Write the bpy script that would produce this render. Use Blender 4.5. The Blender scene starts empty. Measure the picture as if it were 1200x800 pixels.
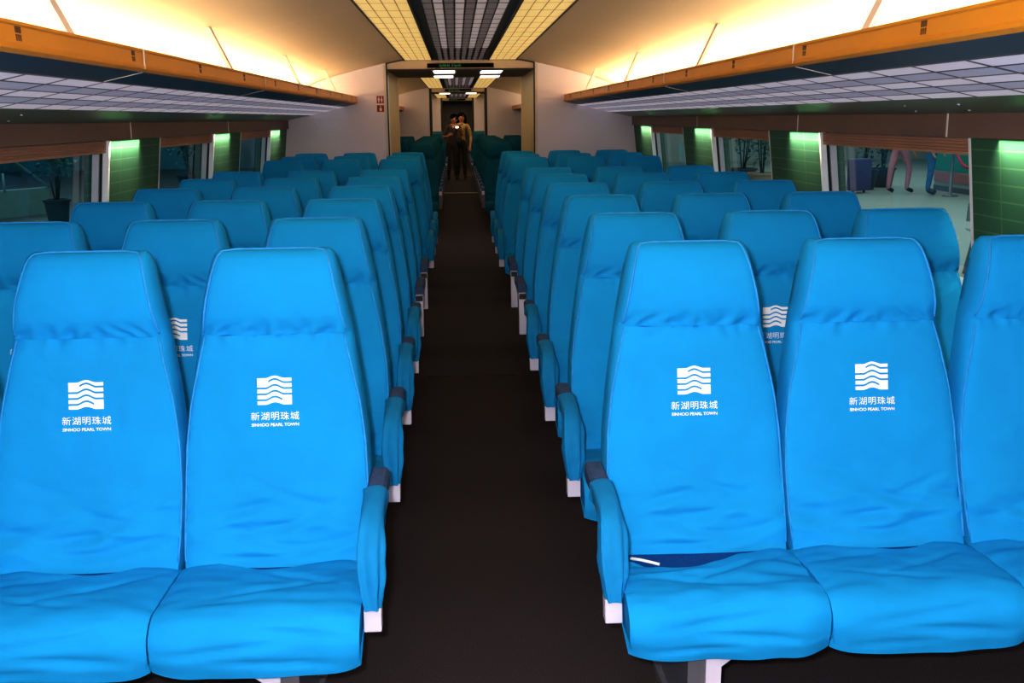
import bpy, bmesh, math, random
from mathutils import Vector, Matrix, noise
random.seed(7)
sc = bpy.context.scene
C = sc.collection
PI = math.pi

# ------------------------------------------------------------------ materials
def srgb(r, g, b):
    f = lambda c: (c/12.92 if c <= .04045 else ((c+.055)/1.055)**2.4)
    return tuple(f(v/255.) for v in (r, g, b))
def mat(name, col, rough=.6, metal=0., var=0., vscale=6., bump=0., bscale=200., emit=0., ecol=None, sheen=0., spec=.5):
    m = bpy.data.materials.new(name); m.use_nodes = True
    nt = m.node_tree; b = nt.nodes['Principled BSDF']
    b.inputs['Base Color'].default_value = (*col, 1); b.inputs['Roughness'].default_value = rough
    b.inputs['Metallic'].default_value = metal; b.inputs['Specular IOR Level'].default_value = spec
    if sheen: b.inputs['Sheen Weight'].default_value = sheen
    tc = nt.nodes.new('ShaderNodeTexCoord')
    if var:
        n = nt.nodes.new('ShaderNodeTexNoise'); n.inputs['Scale'].default_value = vscale; n.inputs['Detail'].default_value = 4
        nt.links.new(tc.outputs['Object'], n.inputs['Vector'])
        r = nt.nodes.new('ShaderNodeMapRange'); r.inputs['From Min'].default_value = .3; r.inputs['From Max'].default_value = .7
        r.inputs['To Min'].default_value = 1-var; r.inputs['To Max'].default_value = 1+var
        nt.links.new(n.outputs['Fac'], r.inputs['Value'])
        mx = nt.nodes.new('ShaderNodeMix'); mx.data_type = 'RGBA'; mx.blend_type = 'MULTIPLY'; mx.inputs['Factor'].default_value = 1
        mx.inputs['A'].default_value = (*col, 1)
        nt.links.new(r.outputs['Result'], mx.inputs['B']); nt.links.new(mx.outputs['Result'], b.inputs['Base Color'])
    if bump:
        n2 = nt.nodes.new('ShaderNodeTexNoise'); n2.inputs['Scale'].default_value = bscale; n2.inputs['Detail'].default_value = 3
        nt.links.new(tc.outputs['Object'], n2.inputs['Vector'])
        bp = nt.nodes.new('ShaderNodeBump'); bp.inputs['Strength'].default_value = bump; bp.inputs['Distance'].default_value = .004
        nt.links.new(n2.outputs['Fac'], bp.inputs['Height']); nt.links.new(bp.outputs['Normal'], b.inputs['Normal'])
    if emit:
        b.inputs['Emission Color'].default_value = (*(ecol or col), 1); b.inputs['Emission Strength'].default_value = emit
    return m
M = {}
BLUE = (.010, .300, .66)
M['cloth'] = mat('blue_cotton_cover', BLUE, .85, var=.06, vscale=5, bump=.3, bscale=24, spec=.08)
M['sleeve'] = mat('blue_sleeve_cloth', (.006, .225, .50), .85, var=.08, vscale=14, bump=.3, bscale=40, spec=.2)
M['far_cloth'] = mat('shaded_teal_cloth', (.004, .085, .135), .9, var=.1, vscale=6, spec=.1)  # seat cloth darkened in its colour, standing in for the dim far saloons
M['dim_metal'] = mat('shaded_white_bracket', (.075, .075, .085), .5, var=.05)  # white bracket toned down, shade of the far saloons put into the colour
M['piping'] = mat('blue_piping', (.02, .29, .66), .8, var=.1, vscale=30)
M['velvet'] = mat('navy_velvet', (.006, .07, .26), .95, var=.25, vscale=180, bump=.3, bscale=300, spec=.1)
M['pad'] = mat('grey_blue_velvet', (.055, .10, .21), .95, var=.25, vscale=160, bump=.3, bscale=300, spec=.1)
M['white_print'] = mat('white_print', (.86, .9, .95), .7, var=.03, vscale=60)
M['white_metal'] = mat('white_lacquer', (.62, .58, .70), .45, var=.03, vscale=8)
M['grey_metal'] = mat('grey_steel', (.16, .16, .19), .45, metal=.4, var=.05)
M['black'] = mat('black_plastic', (.006, .006, .007), .5, var=.1)
M['label'] = mat('white_label', (.8, .8, .78), .6, var=.03)
M['carpet'] = mat('charcoal_carpet', (.042, .034, .038), .95, var=.45, vscale=260, bump=.4, bscale=400, spec=.1)
M['ceiling'] = mat('cream_ceiling', (.66, .50, .38), .55, var=.03, vscale=1.2)
M['strut'] = mat('pale_strut', (.80, .74, .72), .4, var=.02)
M['trimline'] = mat('pale_joint', (.72, .62, .55), .5, var=.03)
M['orange'] = mat('orange_rail', (.68, .265, .008), .42, var=.05, vscale=3)
M['rack_dark'] = mat('rack_gloss_dark', (.085, .072, .092), .45, var=.1, vscale=3)
M['rack_green'] = mat('rack_gloss_green', (.15, .20, .12), .30, var=.2, vscale=2)
M['frost'] = mat('frosted_panel', (.66, .60, .68), .55, var=.05, vscale=7, emit=.46, ecol=(.68, .58, .66))  # both frosted tones glow, standing in for cove light coming through the panels
M['frost2'] = mat('frosted_panel_dim', (.46, .41, .49), .55, var=.05, vscale=7, emit=.29, ecol=(.55, .5, .66))
M['vent'] = mat('vent_dark', (.10, .035, .008), .6, var=.1)
M['brown'] = mat('brown_panel', (.165, .105, .085), .6, var=.06, vscale=4)
M['blind'] = mat('brown_blind', (.42, .22, .135), .6, var=.08, vscale=4)
M['white_frame'] = mat('white_window_frame', (.90, .90, .93), .35, var=.02)
M['grey_frame'] = mat('grey_window_frame', (.52, .52, .58), .4, var=.04)
M['lower_wall'] = mat('lower_wall_panel', (.25, .24, .26), .6, var=.04)
M['tan'] = mat('tan_passage_panel', (.36, .245, .11), .55, var=.06, vscale=3)
M['soffit'] = mat('soffit_grey', (.11, .09, .09), .6, var=.06)
M['header'] = mat('cream_header', (.62, .47, .36), .5, var=.03)
M['dark_frame'] = mat('dark_frame', (.012, .010, .012), .5, var=.1)
M['warm_diff'] = mat('warm_diffuser', (.5, .42, .24), .5, emit=.62, ecol=(1., .66, .22), var=.08, vscale=9)
M['diff_line'] = mat('diffuser_line', (.16, .11, .05), .6, var=.05, emit=.10, ecol=(1., .6, .2))
M['slat_light'] = mat('grille_light_strip', (.40, .36, .40), .5, emit=.26, ecol=(.85, .70, .70), var=.1, vscale=9)  # pale and grey grille strips carry a slight glow as painted-in light
M['slat_mid'] = mat('grille_mid_strip', (.16, .135, .15), .5, emit=.08, ecol=(.8, .65, .66), var=.1, vscale=9)
M['slat_dark'] = mat('grille_dark', (.028, .020, .022), .5, var=.1)
M['lamp_white'] = mat('lamp_white', (.9, .9, .9), .4, emit=3.0, ecol=(1., .93, .86))
M['sign_red'] = mat('sign_red', (.24, .010, .016), .5, var=.05)
M['sign_white'] = mat('sign_white', (.85, .62, .60), .5, var=.03)
M['led_black'] = mat('led_black', (.004, .005, .004), .8, var=.1, spec=.05)
M['led_green'] = mat('led_green', (.03, .12, .03), .5, emit=.16, ecol=(.15, .9, .22))
M['strip'] = mat('brass_strip', (.30, .19, .08), .4, metal=.3, var=.1)
M['joint'] = mat('brown_floor_joint', (.035, .022, .012), .8, var=.3, vscale=8, spec=.1)
M['dark_far'] = mat('dark_far_panel', (.12, .10, .09), .6, var=.1)
# end wall: cream lavender with faint horizontal grooves
def wall_mat():
    m = mat('lavender_end_wall', (.80, .71, .82), .5, var=.03, vscale=2)
    nt = m.node_tree; b = nt.nodes['Principled BSDF']
    tc = nt.nodes.new('ShaderNodeTexCoord'); sp = nt.nodes.new('ShaderNodeSeparateXYZ'); nt.links.new(tc.outputs['Object'], sp.inputs[0])
    mu = nt.nodes.new('ShaderNodeMath'); mu.operation = 'MULTIPLY'; mu.inputs[1].default_value = 22; nt.links.new(sp.outputs['Z'], mu.inputs[0])
    fr = nt.nodes.new('ShaderNodeMath'); fr.operation = 'FRACT'; nt.links.new(mu.outputs[0], fr.inputs[0])
    gt = nt.nodes.new('ShaderNodeMath'); gt.operation = 'GREATER_THAN'; gt.inputs[1].default_value = .88; nt.links.new(fr.outputs[0], gt.inputs[0])
    bp = nt.nodes.new('ShaderNodeBump'); bp.invert = True; bp.inputs['Strength'].default_value = .35; bp.inputs['Distance'].default_value = .004
    nt.links.new(gt.outputs[0], bp.inputs['Height']); nt.links.new(bp.outputs['Normal'], b.inputs['Normal'])
    return m
M['endwall'] = wall_mat()
def pillar_mat():
    m = mat('green_fabric_panel', (.020, .112, .062), .7, var=.1, vscale=5)
    nt = m.node_tree; b = nt.nodes['Principled BSDF']
    src = b.inputs['Base Color'].links[0].from_socket
    tc = nt.nodes.new('ShaderNodeTexCoord'); sp = nt.nodes.new('ShaderNodeSeparateXYZ'); nt.links.new(tc.outputs['Object'], sp.inputs[0])
    def line(ax, k, th):
        a = nt.nodes.new('ShaderNodeMath'); a.operation = 'MULTIPLY'; a.inputs[1].default_value = k; nt.links.new(sp.outputs[ax], a.inputs[0])
        f = nt.nodes.new('ShaderNodeMath'); f.operation = 'FRACT'; nt.links.new(a.outputs[0], f.inputs[0])
        g = nt.nodes.new('ShaderNodeMath'); g.operation = 'GREATER_THAN'; g.inputs[1].default_value = th; nt.links.new(f.outputs[0], g.inputs[0]); return g
    h = line('Z', 17., .90); v = line('Y', 3.4, .975)
    mx = nt.nodes.new('ShaderNodeMath'); mx.operation = 'MAXIMUM'; nt.links.new(h.outputs[0], mx.inputs[0]); nt.links.new(v.outputs[0], mx.inputs[1])
    n = nt.nodes.new('ShaderNodeTexNoise'); n.inputs['Scale'].default_value = 7; nt.links.new(tc.outputs['Object'], n.inputs['Vector'])
    ml = nt.nodes.new('ShaderNodeMath'); ml.operation = 'MULTIPLY'; nt.links.new(mx.outputs[0], ml.inputs[0]); nt.links.new(n.outputs['Fac'], ml.inputs[1])
    c = nt.nodes.new('ShaderNodeMix'); c.data_type = 'RGBA'; nt.links.new(ml.outputs[0], c.inputs['Factor'])
    nt.links.new(src, c.inputs['A']); c.inputs['B'].default_value = (.10, .24, .11, 1)
    nt.links.new(c.outputs['Result'], b.inputs['Base Color'])
    return m
M['green'] = pillar_mat()
def glass_mat(name, tint, gl):
    m = bpy.data.materials.new(name); m.use_nodes = True; nt = m.node_tree; nt.nodes.clear()
    o = nt.nodes.new('ShaderNodeOutputMaterial'); t = nt.nodes.new('ShaderNodeBsdfTransparent'); t.inputs[0].default_value = (*tint, 1)
    g = nt.nodes.new('ShaderNodeBsdfGlossy'); g.inputs['Roughness'].default_value = .02; g.inputs[0].default_value = (.9, .95, 1, 1)
    mx = nt.nodes.new('ShaderNodeMixShader'); mx.inputs[0].default_value = gl
    nt.links.new(t.outputs[0], mx.inputs[1]); nt.links.new(g.outputs[0], mx.inputs[2]); nt.links.new(mx.outputs[0], o.inputs[0])
    return m
M['glass_r'] = glass_mat('window_glass', (.62, .76, .78), .14)
M['glass_l'] = glass_mat('window_glass_dim', (.50, .72, .78), .14)

# ------------------------------------------------------------------ mesh helpers
class MB:
    def __init__(s): s.v = []; s.f = []; s.m = []
    def add(s, vs, fs, mi=0):
        o = len(s.v); s.v += [tuple(p) for p in vs]
        for f in fs: s.f.append(tuple(i+o for i in f)); s.m.append(mi)
        return s
    def box(s, x0, x1, y0, y1, z0, z1, mi=0):
        vs = [(x, y, z) for x in (x0, x1) for y in (y0, y1) for z in (z0, z1)]
        return s.add(vs, [(0,1,3,2),(4,6,7,5),(0,4,5,1),(2,3,7,6),(0,2,6,4),(1,5,7,3)], mi)
    def prism(s, prof, y0, y1, mi=0, closed=True, caps=True):      # profile in x,z swept along y
        n = len(prof); vs = [(x, y0, z) for x, z in prof]+[(x, y1, z) for x, z in prof]
        fs = [(i, (i+1) % n, n+(i+1) % n, n+i) for i in range(n if closed else n-1)]
        if caps and closed: fs += [tuple(range(n-1, -1, -1)), tuple(range(n, 2*n))]
        return s.add(vs, fs, mi)
    def quad(s, a, b, c, d, mi=0): return s.add([a, b, c, d], [(0,1,2,3)], mi)
    def tube(s, pts, r, n=8, mi=0, caps=True, closed=False):
        pts = [Vector(p) for p in pts]; N = len(pts); rs = r if isinstance(r, (list, tuple)) else [r]*N
        base = len(s.v); prev = None
        for i, p in enumerate(pts):
            a = pts[max(0, i-1)]; b = pts[min(N-1, i+1)]
            if closed: a = pts[i-1]; b = pts[(i+1) % N]
            t = (b-a).normalized()
            up = prev if prev is not None else (Vector((0,0,1)) if abs(t.z) < .9 else Vector((1,0,0)))
            u = (up-t*up.dot(t)).normalized(); w = t.cross(u); prev = u
            for k in range(n):
                a2 = 2*PI*k/n; s.v.append(tuple(p+(u*math.cos(a2)+w*math.sin(a2))*rs[i]))
        for i in range(N if closed else N-1):
            j = (i+1) % N
            for k in range(n):
                s.f.append((base+i*n+k, base+i*n+(k+1) % n, base+j*n+(k+1) % n, base+j*n+k)); s.m.append(mi)
        if caps and not closed:
            s.f.append(tuple(base+k for k in range(n-1, -1, -1))); s.m.append(mi)
            s.f.append(tuple(base+(N-1)*n+k for k in range(n))); s.m.append(mi)
        return s
    def lathe(s, prof, c=(0,0,0), n=16, mi=0):
        base = len(s.v)
        for r, z in prof:
            for k in range(n):
                a = 2*PI*k/n; s.v.append((c[0]+r*math.cos(a), c[1]+r*math.sin(a), c[2]+z))
        for i in range(len(prof)-1):
            for k in range(n):
                s.f.append((base+i*n+k, base+i*n+(k+1) % n, base+(i+1)*n+(k+1) % n, base+(i+1)*n+k)); s.m.append(mi)
        return s
    def ball(s, c, rx, ry, rz, n=12, mi=0):
        base = len(s.v); L = n//2+1
        for i in range(L):
            th = PI*i/(L-1)
            for k in range(n):
                a = 2*PI*k/n
                s.v.append((c[0]+rx*math.sin(th)*math.cos(a), c[1]+ry*math.sin(th)*math.sin(a), c[2]+rz*math.cos(th)))
        for i in range(L-1):
            for k in range(n):
                s.f.append((base+i*n+k, base+(i+1)*n+k, base+(i+1)*n+(k+1) % n, base+i*n+(k+1) % n)); s.m.append(mi)
        return s
    def mesh(s, name, mats, smooth=False, bevel=0., fix=True, angle=None):
        me = bpy.data.meshes.new(name); me.from_pydata(s.v, [], s.f)
        for m in (mats if isinstance(mats, (list, tuple)) else [mats]): me.materials.append(m)
        me.polygons.foreach_set('material_index', s.m)
        bm = bmesh.new(); bm.from_mesh(me)
        bmesh.ops.remove_doubles(bm, verts=bm.verts, dist=1e-5)
        if fix: bmesh.ops.recalc_face_normals(bm, faces=bm.faces)
        if bevel:
            es = [e for e in bm.edges if len(e.link_faces) == 2 and e.calc_face_angle(0) > .5]
            bmesh.ops.bevel(bm, geom=es, offset=bevel, segments=2, affect='EDGES', profile=.6)
        for f in bm.faces: f.smooth = smooth
        if smooth and angle:
            for e in bm.edges:
                if len(e.link_faces) == 2 and e.calc_face_angle(0) > angle: e.smooth = False
        bm.to_mesh(me); bm.free(); me.update()
        return me
def link(name, me, parent=None, loc=None, rot=None):
    o = bpy.data.objects.new(name, me); C.objects.link(o)
    if parent is not None: o.parent = parent
    if loc is not None: o.location = loc
    if rot is not None: o.rotation_euler = rot
    return o
def tag(o, label, cat, group=None, kind=None):
    o['label'] = label; o['category'] = cat
    if group: o['group'] = group
    if kind: o['kind'] = kind
    return o
def empty(name, loc=(0,0,0), rz=0.):
    o = bpy.data.objects.new(name, None); o.empty_display_size = .1; C.objects.link(o); o.location = loc; o.rotation_euler = (0,0,rz); return o
def struct(name, me, loc=None):
    o = link(name, me, loc=loc); o['kind'] = 'structure'; return o
def lerp_tab(tab, z):
    if z <= tab[0][0]: return tab[0][1]
    for (a, b), (c, d) in zip(tab, tab[1:]):
        if z <= c:
            t = (z-a)/(c-a); return b+(d-b)*t
    return tab[-1][1]
def text_mesh(body, size, name, m, ext=0., bold=0.):
    cu = bpy.data.curves.new(name, 'FONT'); cu.body = body; cu.size = size; cu.align_x = 'CENTER'; cu.align_y = 'CENTER'; cu.offset = bold; cu.extrude = ext
    o = bpy.data.objects.new(name, cu); C.objects.link(o)
    dg = bpy.context.evaluated_depsgraph_get(); dg.update()
    me = bpy.data.meshes.new_from_object(o.evaluated_get(dg)); me.name = name
    bpy.data.objects.remove(o); bpy.data.curves.remove(cu)
    me.materials.clear(); me.materials.append(m)
    return me

# ------------------------------------------------------------------ the seat (local: x across, y away, z up; y=0 under the top edge)
FRONT = [(.29,-.262),(.36,-.226),(.45,-.186),(.56,-.142),(.70,-.108),(.80,-.088),(.88,-.071),(.92,-.055),(.937,-.046),(.955,-.056),(.985,-.068),(1.03,-.068),(1.08,-.054),(1.115,-.038),(1.138,-.020),(1.149,-.002),(1.152,.014)]
REAR = [(.29,-.10),(.60,-.02),(.90,.035),(1.06,.058),(1.115,.060),(1.138,.055),(1.149,.044),(1.152,.032)]
WID = [(.29,.222),(.36,.236),(.45,.240),(.56,.240),(.66,.236),(.80,.220),(.93,.201),(.96,.196),(1.03,.183),(1.09,.170),(1.125,.161),(1.143,.154),(1.152,.144)]
def smoothtab(tab, z, e=.012):
    return (lerp_tab(tab, z-e)+2*lerp_tab(tab, z)+lerp_tab(tab, z+e))/4
def front_y(x, z):
    w = lerp_tab(WID, z); return smoothtab(FRONT, z)-.010*(1-min(1, (x/w))**2)
CREASE = [[(.435,.10,1.6,.016,.012,-.05,.20),(.475,-.22,.8,.012,.010,.08,.16),(.405,.02,.9,.016,.010,.0,.23),(.515,.35,0,.009,.009,.12,.10),(.56,-.3,.5,.007,.010,-.12,.10),(.90,-.5,0,.006,.008,-.15,.05)],
          [(.42,-.06,1.2,.017,.011,.03,.21),(.455,.30,.6,.012,.010,-.08,.14),(.39,.0,.8,.014,.010,.02,.22),(.50,-.25,.4,.011,.009,.10,.13),(.60,.45,0,.006,.010,.13,.08),(.89,.5,0,.006,.008,.15,.05)],
          [(.45,.18,1.0,.015,.011,-.02,.19),(.41,-.05,1.3,.016,.010,.05,.20),(.49,.28,.2,.011,.009,-.11,.12),(.535,-.35,0,.008,.009,.02,.12),(.385,.04,.5,.012,.009,-.03,.21),(.90,.4,0,.006,.008,-.14,.05)]]
def back_loft(name, zs, seed, cap_lo, cap_hi, head):
    NX = 48; sd = Vector((seed*7.3, seed*3.1, 0)); mb = MB(); rings = []
    for z in zs:
        yf = smoothtab(FRONT, z) if z < 1.13 else lerp_tab(FRONT, z)
        yr = lerp_tab(REAR, z); w = lerp_tab(WID, z)
        fl = .015 if head else .006+.014*max(0, min(1, (z-.75)/.18))
        wf = w-fl; ring = []
        for i in range(NX+1):
            x = -wf+2*wf*i/NX; y = yf-.010*(1-(x/w)**2)
            # cloth folds: gathers by the neck seam, horizontal drag folds low on the back
            g = math.exp(-((z-.943)/.026)**2)
            y += g*.011*noise.noise(Vector((x*38, z*9, 1))+sd)+g*.0046*math.sin(x*105+6*noise.noise(Vector((x*6, z*20, 3))+sd))
            lo = math.exp(-((z-.45)/.075)**2)
            y += lo*.017*noise.noise(Vector((x*5, z*26+9*x*x, 5))+sd)
            y += .006*noise.noise(Vector((x*4, z*4.5, 2))+sd)+.0035*noise.noise(Vector((x*7+z*9, z*13-x*10, 8))+sd)*(1 if z < .7 else .4)
            for zc, sl, cu, am, sg, xc, xw in CREASE[seed % 3]:
                dz = z-(zc+sl*(x-xc)+cu*(x-xc)**2); q = (x-xc)/xw
                if abs(q) < 1: y += .75*am*(math.exp(-(dz/(sg*1.35))**2)-.45*math.exp(-((dz+sg*2.2)/(sg*1.6))**2))*(1-q*q)
            if not head:
                msk = max(0, min(1, (.105-abs(x))/.03))*max(0, min(1, (z-.68)/.03))*max(0, min(1, (.875-z)/.03))
                y += msk*(yf-.010*(1-(x/w)**2)-y)
            edge = max(0, (abs(x)/wf-.86)/.14)
            y += edge**2*.006
            ring.append((x, y, z))
        d = yr-yf
        for t, k in ((.16, .55), (.36, .95), (.62, 1.0), (.86, .86)): ring.append((wf+fl*k, yf+d*t, z))
        NB = 8
        for i in range(NB+1):
            x = (w-.022)*(1-2*i/NB); ring.append((x, yr-.002*abs(x)/w, z))
        for t, k in ((.86, .86), (.62, 1.0), (.36, .95), (.16, .55)): ring.append((-wf-fl*k, yf+d*t, z))
        rings.append(ring)
    n = len(rings[0]); vs = [p for r in rings for p in r]
    fs = [(i*n+k, i*n+(k+1) % n, (i+1)*n+(k+1) % n, (i+1)*n+k) for i in range(len(rings)-1) for k in range(n)]
    if cap_lo: fs.append(tuple(range(n-1, -1, -1)))
    if cap_hi: fs.append(tuple((len(rings)-1)*n+k for k in range(n)))
    mb.add(vs, fs)
    me = mb.mesh(name, M['cloth'], smooth=True, angle=.9)
    return me
SEAM = .937
def piping_mesh(name, z0, z1, over=False, side=1):
    mb = MB()
    def pt(s, z):
        head = z > SEAM
        w = lerp_tab(WID, z); fl = .015 if head else .006+.014*max(0, min(1, (z-.75)/.18))
        yf = smoothtab(FRONT, z) if z < 1.13 else lerp_tab(FRONT, z)
        return (s*(w-fl), yf+.004, z)
    N = 26; zs = [z0+(z1-z0)*i/N for i in range(N+1)]
    if over:
        L = [pt(-1, z) for z in zs]; R = [pt(1, z) for z in zs][::-1]
        mb.tube(L+[(x*.122, .010, 1.153) for x in (-.8, -.4, 0, .4, .8)]+R, .0034, 6)
    else:
        mb.tube([pt(side, z) for z in zs], .0030, 6)
    return mb.mesh(name, M['piping'], smooth=True)
zs_lo = [.30+.26*i/64 for i in range(64)]+[.56+(SEAM-.56)*i/34 for i in range(35)]
zs_hi = [SEAM+(1.12-SEAM)*i/44 for i in range(45)]+[1.130,1.138,1.144,1.149,1.152]
BACK = [back_loft('backrest_%d' % i, zs_lo, i+1, True, True, False) for i in range(3)]
HEAD = [back_loft('headrest_%d' % i, zs_hi, i+11, True, True, True) for i in range(3)]
PIPE_B = [piping_mesh('back_piping', .38, SEAM-.004, side=q) for q in (-1, 1)]; PIPE_H = piping_mesh('head_piping', SEAM+.008, 1.149, True)

FOLD = [[(-.36,.55,0,.007,.012,.05,.17),(-.43,-.25,.5,.006,.012,-.06,.16),(-.30,.2,0,.006,.012,-.10,.12)],
        [(-.40,.30,0,.007,.012,.0,.20),(-.33,-.45,0,.006,.011,.08,.13),(-.46,.1,0,.005,.012,-.1,.12)],
        [(-.38,-.35,.4,.007,.012,.03,.18),(-.31,.35,0,.006,.012,-.05,.14),(-.45,.2,0,.006,.012,.08,.13)]]
SKIRT = [[(.335,.12,.010,.010,.0,.2),(.295,-.08,.009,.010,.06,.16),(.265,.05,.007,.008,-.08,.13)],
         [(.345,-.10,.010,.010,.05,.18),(.31,.10,.009,.010,-.06,.17),(.27,-.04,.008,.008,.05,.16)],
         [(.33,.18,.010,.010,-.05,.18),(.30,.04,.009,.009,.07,.15),(.27,-.10,.008,.008,.0,.18)]]
def cushion_mesh(name, seed, slip=False):
    sd = Vector((seed*5.7, seed*2.9, 0)); mb = MB(); NX = 44; NS = 46
    prof = [(-.205,.374),(-.235,.376),(-.29,.378),(-.35,.382),(-.42,.386),(-.485,.384),(-.520,.373),(-.543,.350),(-.553,.318),(-.552,.280),(-.540,.230)]
    acc = [0.]
    for a, b in zip(prof, prof[1:]): acc.append(acc[-1]+math.hypot(b[0]-a[0], b[1]-a[1]))
    ty = list(zip(acc, [p[0] for p in prof])); tz = list(zip(acc, [p[1] for p in prof])); T = acc[-1]
    W = .2385; top = []
    for j in range(NS+1):
        row = []
        for i in range(NX+1):
            x = -W+2*W*i/NX; q = abs(x)/W
            if slip: e = .020+.125*math.exp(-((x+.06)/.16)**2)
            else: e = .006+.072*max(0, 1-(x/.17)**2)*(.7+.3*noise.noise(Vector((x*8, 0, 4))+sd))
            t = e+(T-e)*j/NS
            y = smoothtab(ty, t, .01); z = smoothtab(tz, t, .01)
            s = t/T
            z -= .014*q**7; y += .016*q**9*max(0, (s-.5)*2)
            if s > .72: z += .030*q**6*(s-.72)/.28
            n1 = noise.noise(Vector((x*4.5+y*3, y*9, seed))+sd); n2 = noise.noise(Vector((x*9-y*14, y*22+x*6, seed+3))+sd)
            amp = 1.9 if slip else 1.0
            z += amp*(.006*n1+.004*n2)*(1 if s < .8 else .4)
            y += amp*.006*n2*(1 if s > .7 else 0)
            for yc, sl, cu, am, sg, xc, xw in FOLD[seed % 3]:
                dy = y-(yc+sl*(x-xc)+cu*(x-xc)**2); q2 = (x-xc)/xw
                if abs(q2) < 1 and s < .78: z -= am*math.exp(-(dy/sg)**2)*(1-q2*q2)
            for zc2, sl, am, sg, xc, xw in SKIRT[seed % 3]:
                dz = z-(zc2+sl*(x-xc)); q2 = (x-xc)/xw
                if abs(q2) < 1 and s > .55: y += am*math.exp(-(dz/sg)**2)*(1-q2*q2)
            if slip:
                fx = math.exp(-((y+.385-.16*max(0, x+.1))/.012)**2)*max(0, 1-((x+.13)/.17)**2)
                z += .010*fx
            y += .003*noise.noise(Vector((x*7, z*24, 9))+sd)*(1 if s > .7 else .2)
            row.append((x, y, z))
        top.append(row)
    vs = [p for r in top for p in r]; n = NX+1
    fs = [(j*n+i, j*n+i+1, (j+1)*n+i+1, (j+1)*n+i) for j in range(NS) for i in range(NX)]
    mb.add(vs, fs)
    # side skirts and underside
    for sx, ci in ((-1, 0), (1, NX)):
        for j in range(NS):
            a = top[j][ci]; b = top[j+1][ci]
            za = min(a[2]-.02, .245); zb = min(b[2]-.02, .245)
            mb.quad(a, b, (b[0]-sx*.006, b[1], zb+.02), (a[0]-sx*.006, a[1], za+.02))
    fr = top[-1]
    for i in range(NX): mb.quad(fr[i], fr[i+1], (fr[i+1][0]*.97, -.25, .29), (fr[i][0]*.97, -.25, .29))
    return mb.mesh(name, M['cloth'], smooth=True, angle=1.2)
CUSH = [cushion_mesh('cushion_%d' % i, i+1) for i in range(3)]
CUSH_SLIP = cushion_mesh('cushion_slipped', 9, True)
BASE = MB().prism([(-.225,.235),(.225,.235),(.225,.350),(.21,.366),(-.21,.366),(-.225,.350)], -.50, -.13).mesh('velvet_base', M['velvet'], smooth=False)
# tuck strip: rear swell of velvet that shows in the gap
FRAME = MB().box(-.21,.21,-.42,-.10,.205,.236).box(-.19,.19,-.10,-.07,.21,.40).mesh('seat_frame', M['black'], bevel=.004)

def arm_pad(name, short):
    mb = MB(); pts = [(-.07,.566),(-.16,.567),(-.255,.567)] if short else [(-.07,.566),(-.16,.568),(-.26,.568),(-.37,.564),(-.405,.556)]
    prof = [(-.024,-.045),(.024,-.045),(.0255,-.008),(.018,.004),(-.018,.004),(-.0255,-.008)]
    n = len(prof); vs = []; fs = []
    for y, z in pts: vs += [(px, y, z+pz) for px, pz in prof]
    for i in range(len(pts)-1): fs += [(i*n+k, i*n+(k+1) % n, (i+1)*n+(k+1) % n, (i+1)*n+k) for k in range(n)]
    fs += [tuple(range(n)), tuple((len(pts)-1)*n+k for k in range(n-1, -1, -1))]
    return mb.add(vs, fs).mesh(name, M['pad'], bevel=.003)
def arm_sleeve(name, seed):
    mb = MB(); sd = Vector((seed*3.3, 1.7*seed, 0))
    path = [(-.235,.545),(-.25,.546),(-.28,.544),(-.33,.538),(-.375,.525),(-.408,.500),(-.425,.465),(-.433,.43),(-.436,.395),(-.438,.352)]
    # resample
    P = []; 
    for a, b in zip(path, path[1:]):
        for k in range(4): P.append((a[0]+(b[0]-a[0])*k/4, a[1]+(b[1]-a[1])*k/4))
    P.append(path[-1]); N = len(P); n = 36; vs = []
    for i, (y, z) in enumerate(P):
        a = P[max(0, i-1)]; b = P[min(N-1, i+1)]; ty, tz = b[0]-a[0], b[1]-a[1]; L = math.hypot(ty, tz); ny, nz = -tz/L, ty/L   # normal
        s = i/(N-1); hw = .030+.003*math.sin(s*9+seed)-.006*max(0, s-.82)/.18; hd = .0335
        for k in range(n):
            t = 2*PI*k/n; cx = math.copysign(abs(math.cos(t))**.65, math.cos(t)); cy = math.copysign(abs(math.sin(t))**.65, math.sin(t))
            wv = 1+.12*noise.noise(Vector((cx*2.2, cy*2.2, s*7))+sd)+0.34*max(0, s-.32)*math.sin(6*t+seed+2.5*math.sin(4*s+seed))*(1-.5*max(0, s-.85)/.15)
            o = hd*cy*wv
            vs.append((hw*cx*wv, y-ny*o, z-nz*o))
    fs = [(i*n+k, i*n+(k+1) % n, (i+1)*n+(k+1) % n, (i+1)*n+k) for i in range(N-1) for k in range(n)]
    fs += [tuple(range(n-1, -1, -1)), tuple((N-1)*n+k for k in range(n))]
    return mb.add(vs, fs).mesh(name, M['sleeve'], smooth=True, angle=1.2)
PAD = arm_pad('arm_pad', False); PADS = arm_pad('arm_pad_short', True); SLEEVE = [arm_sleeve('arm_sleeve_%d' % i, i+1) for i in range(3)]
ARMBODY = MB().prism([(-.456,.292),(-.418,.292),(-.395,.40),(-.385,.47),(-.30,.500),(-.09,.512),(-.09,.524),(-.40,.524),(-.432,.512),(-.448,.40)], -.021, .021)
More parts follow.
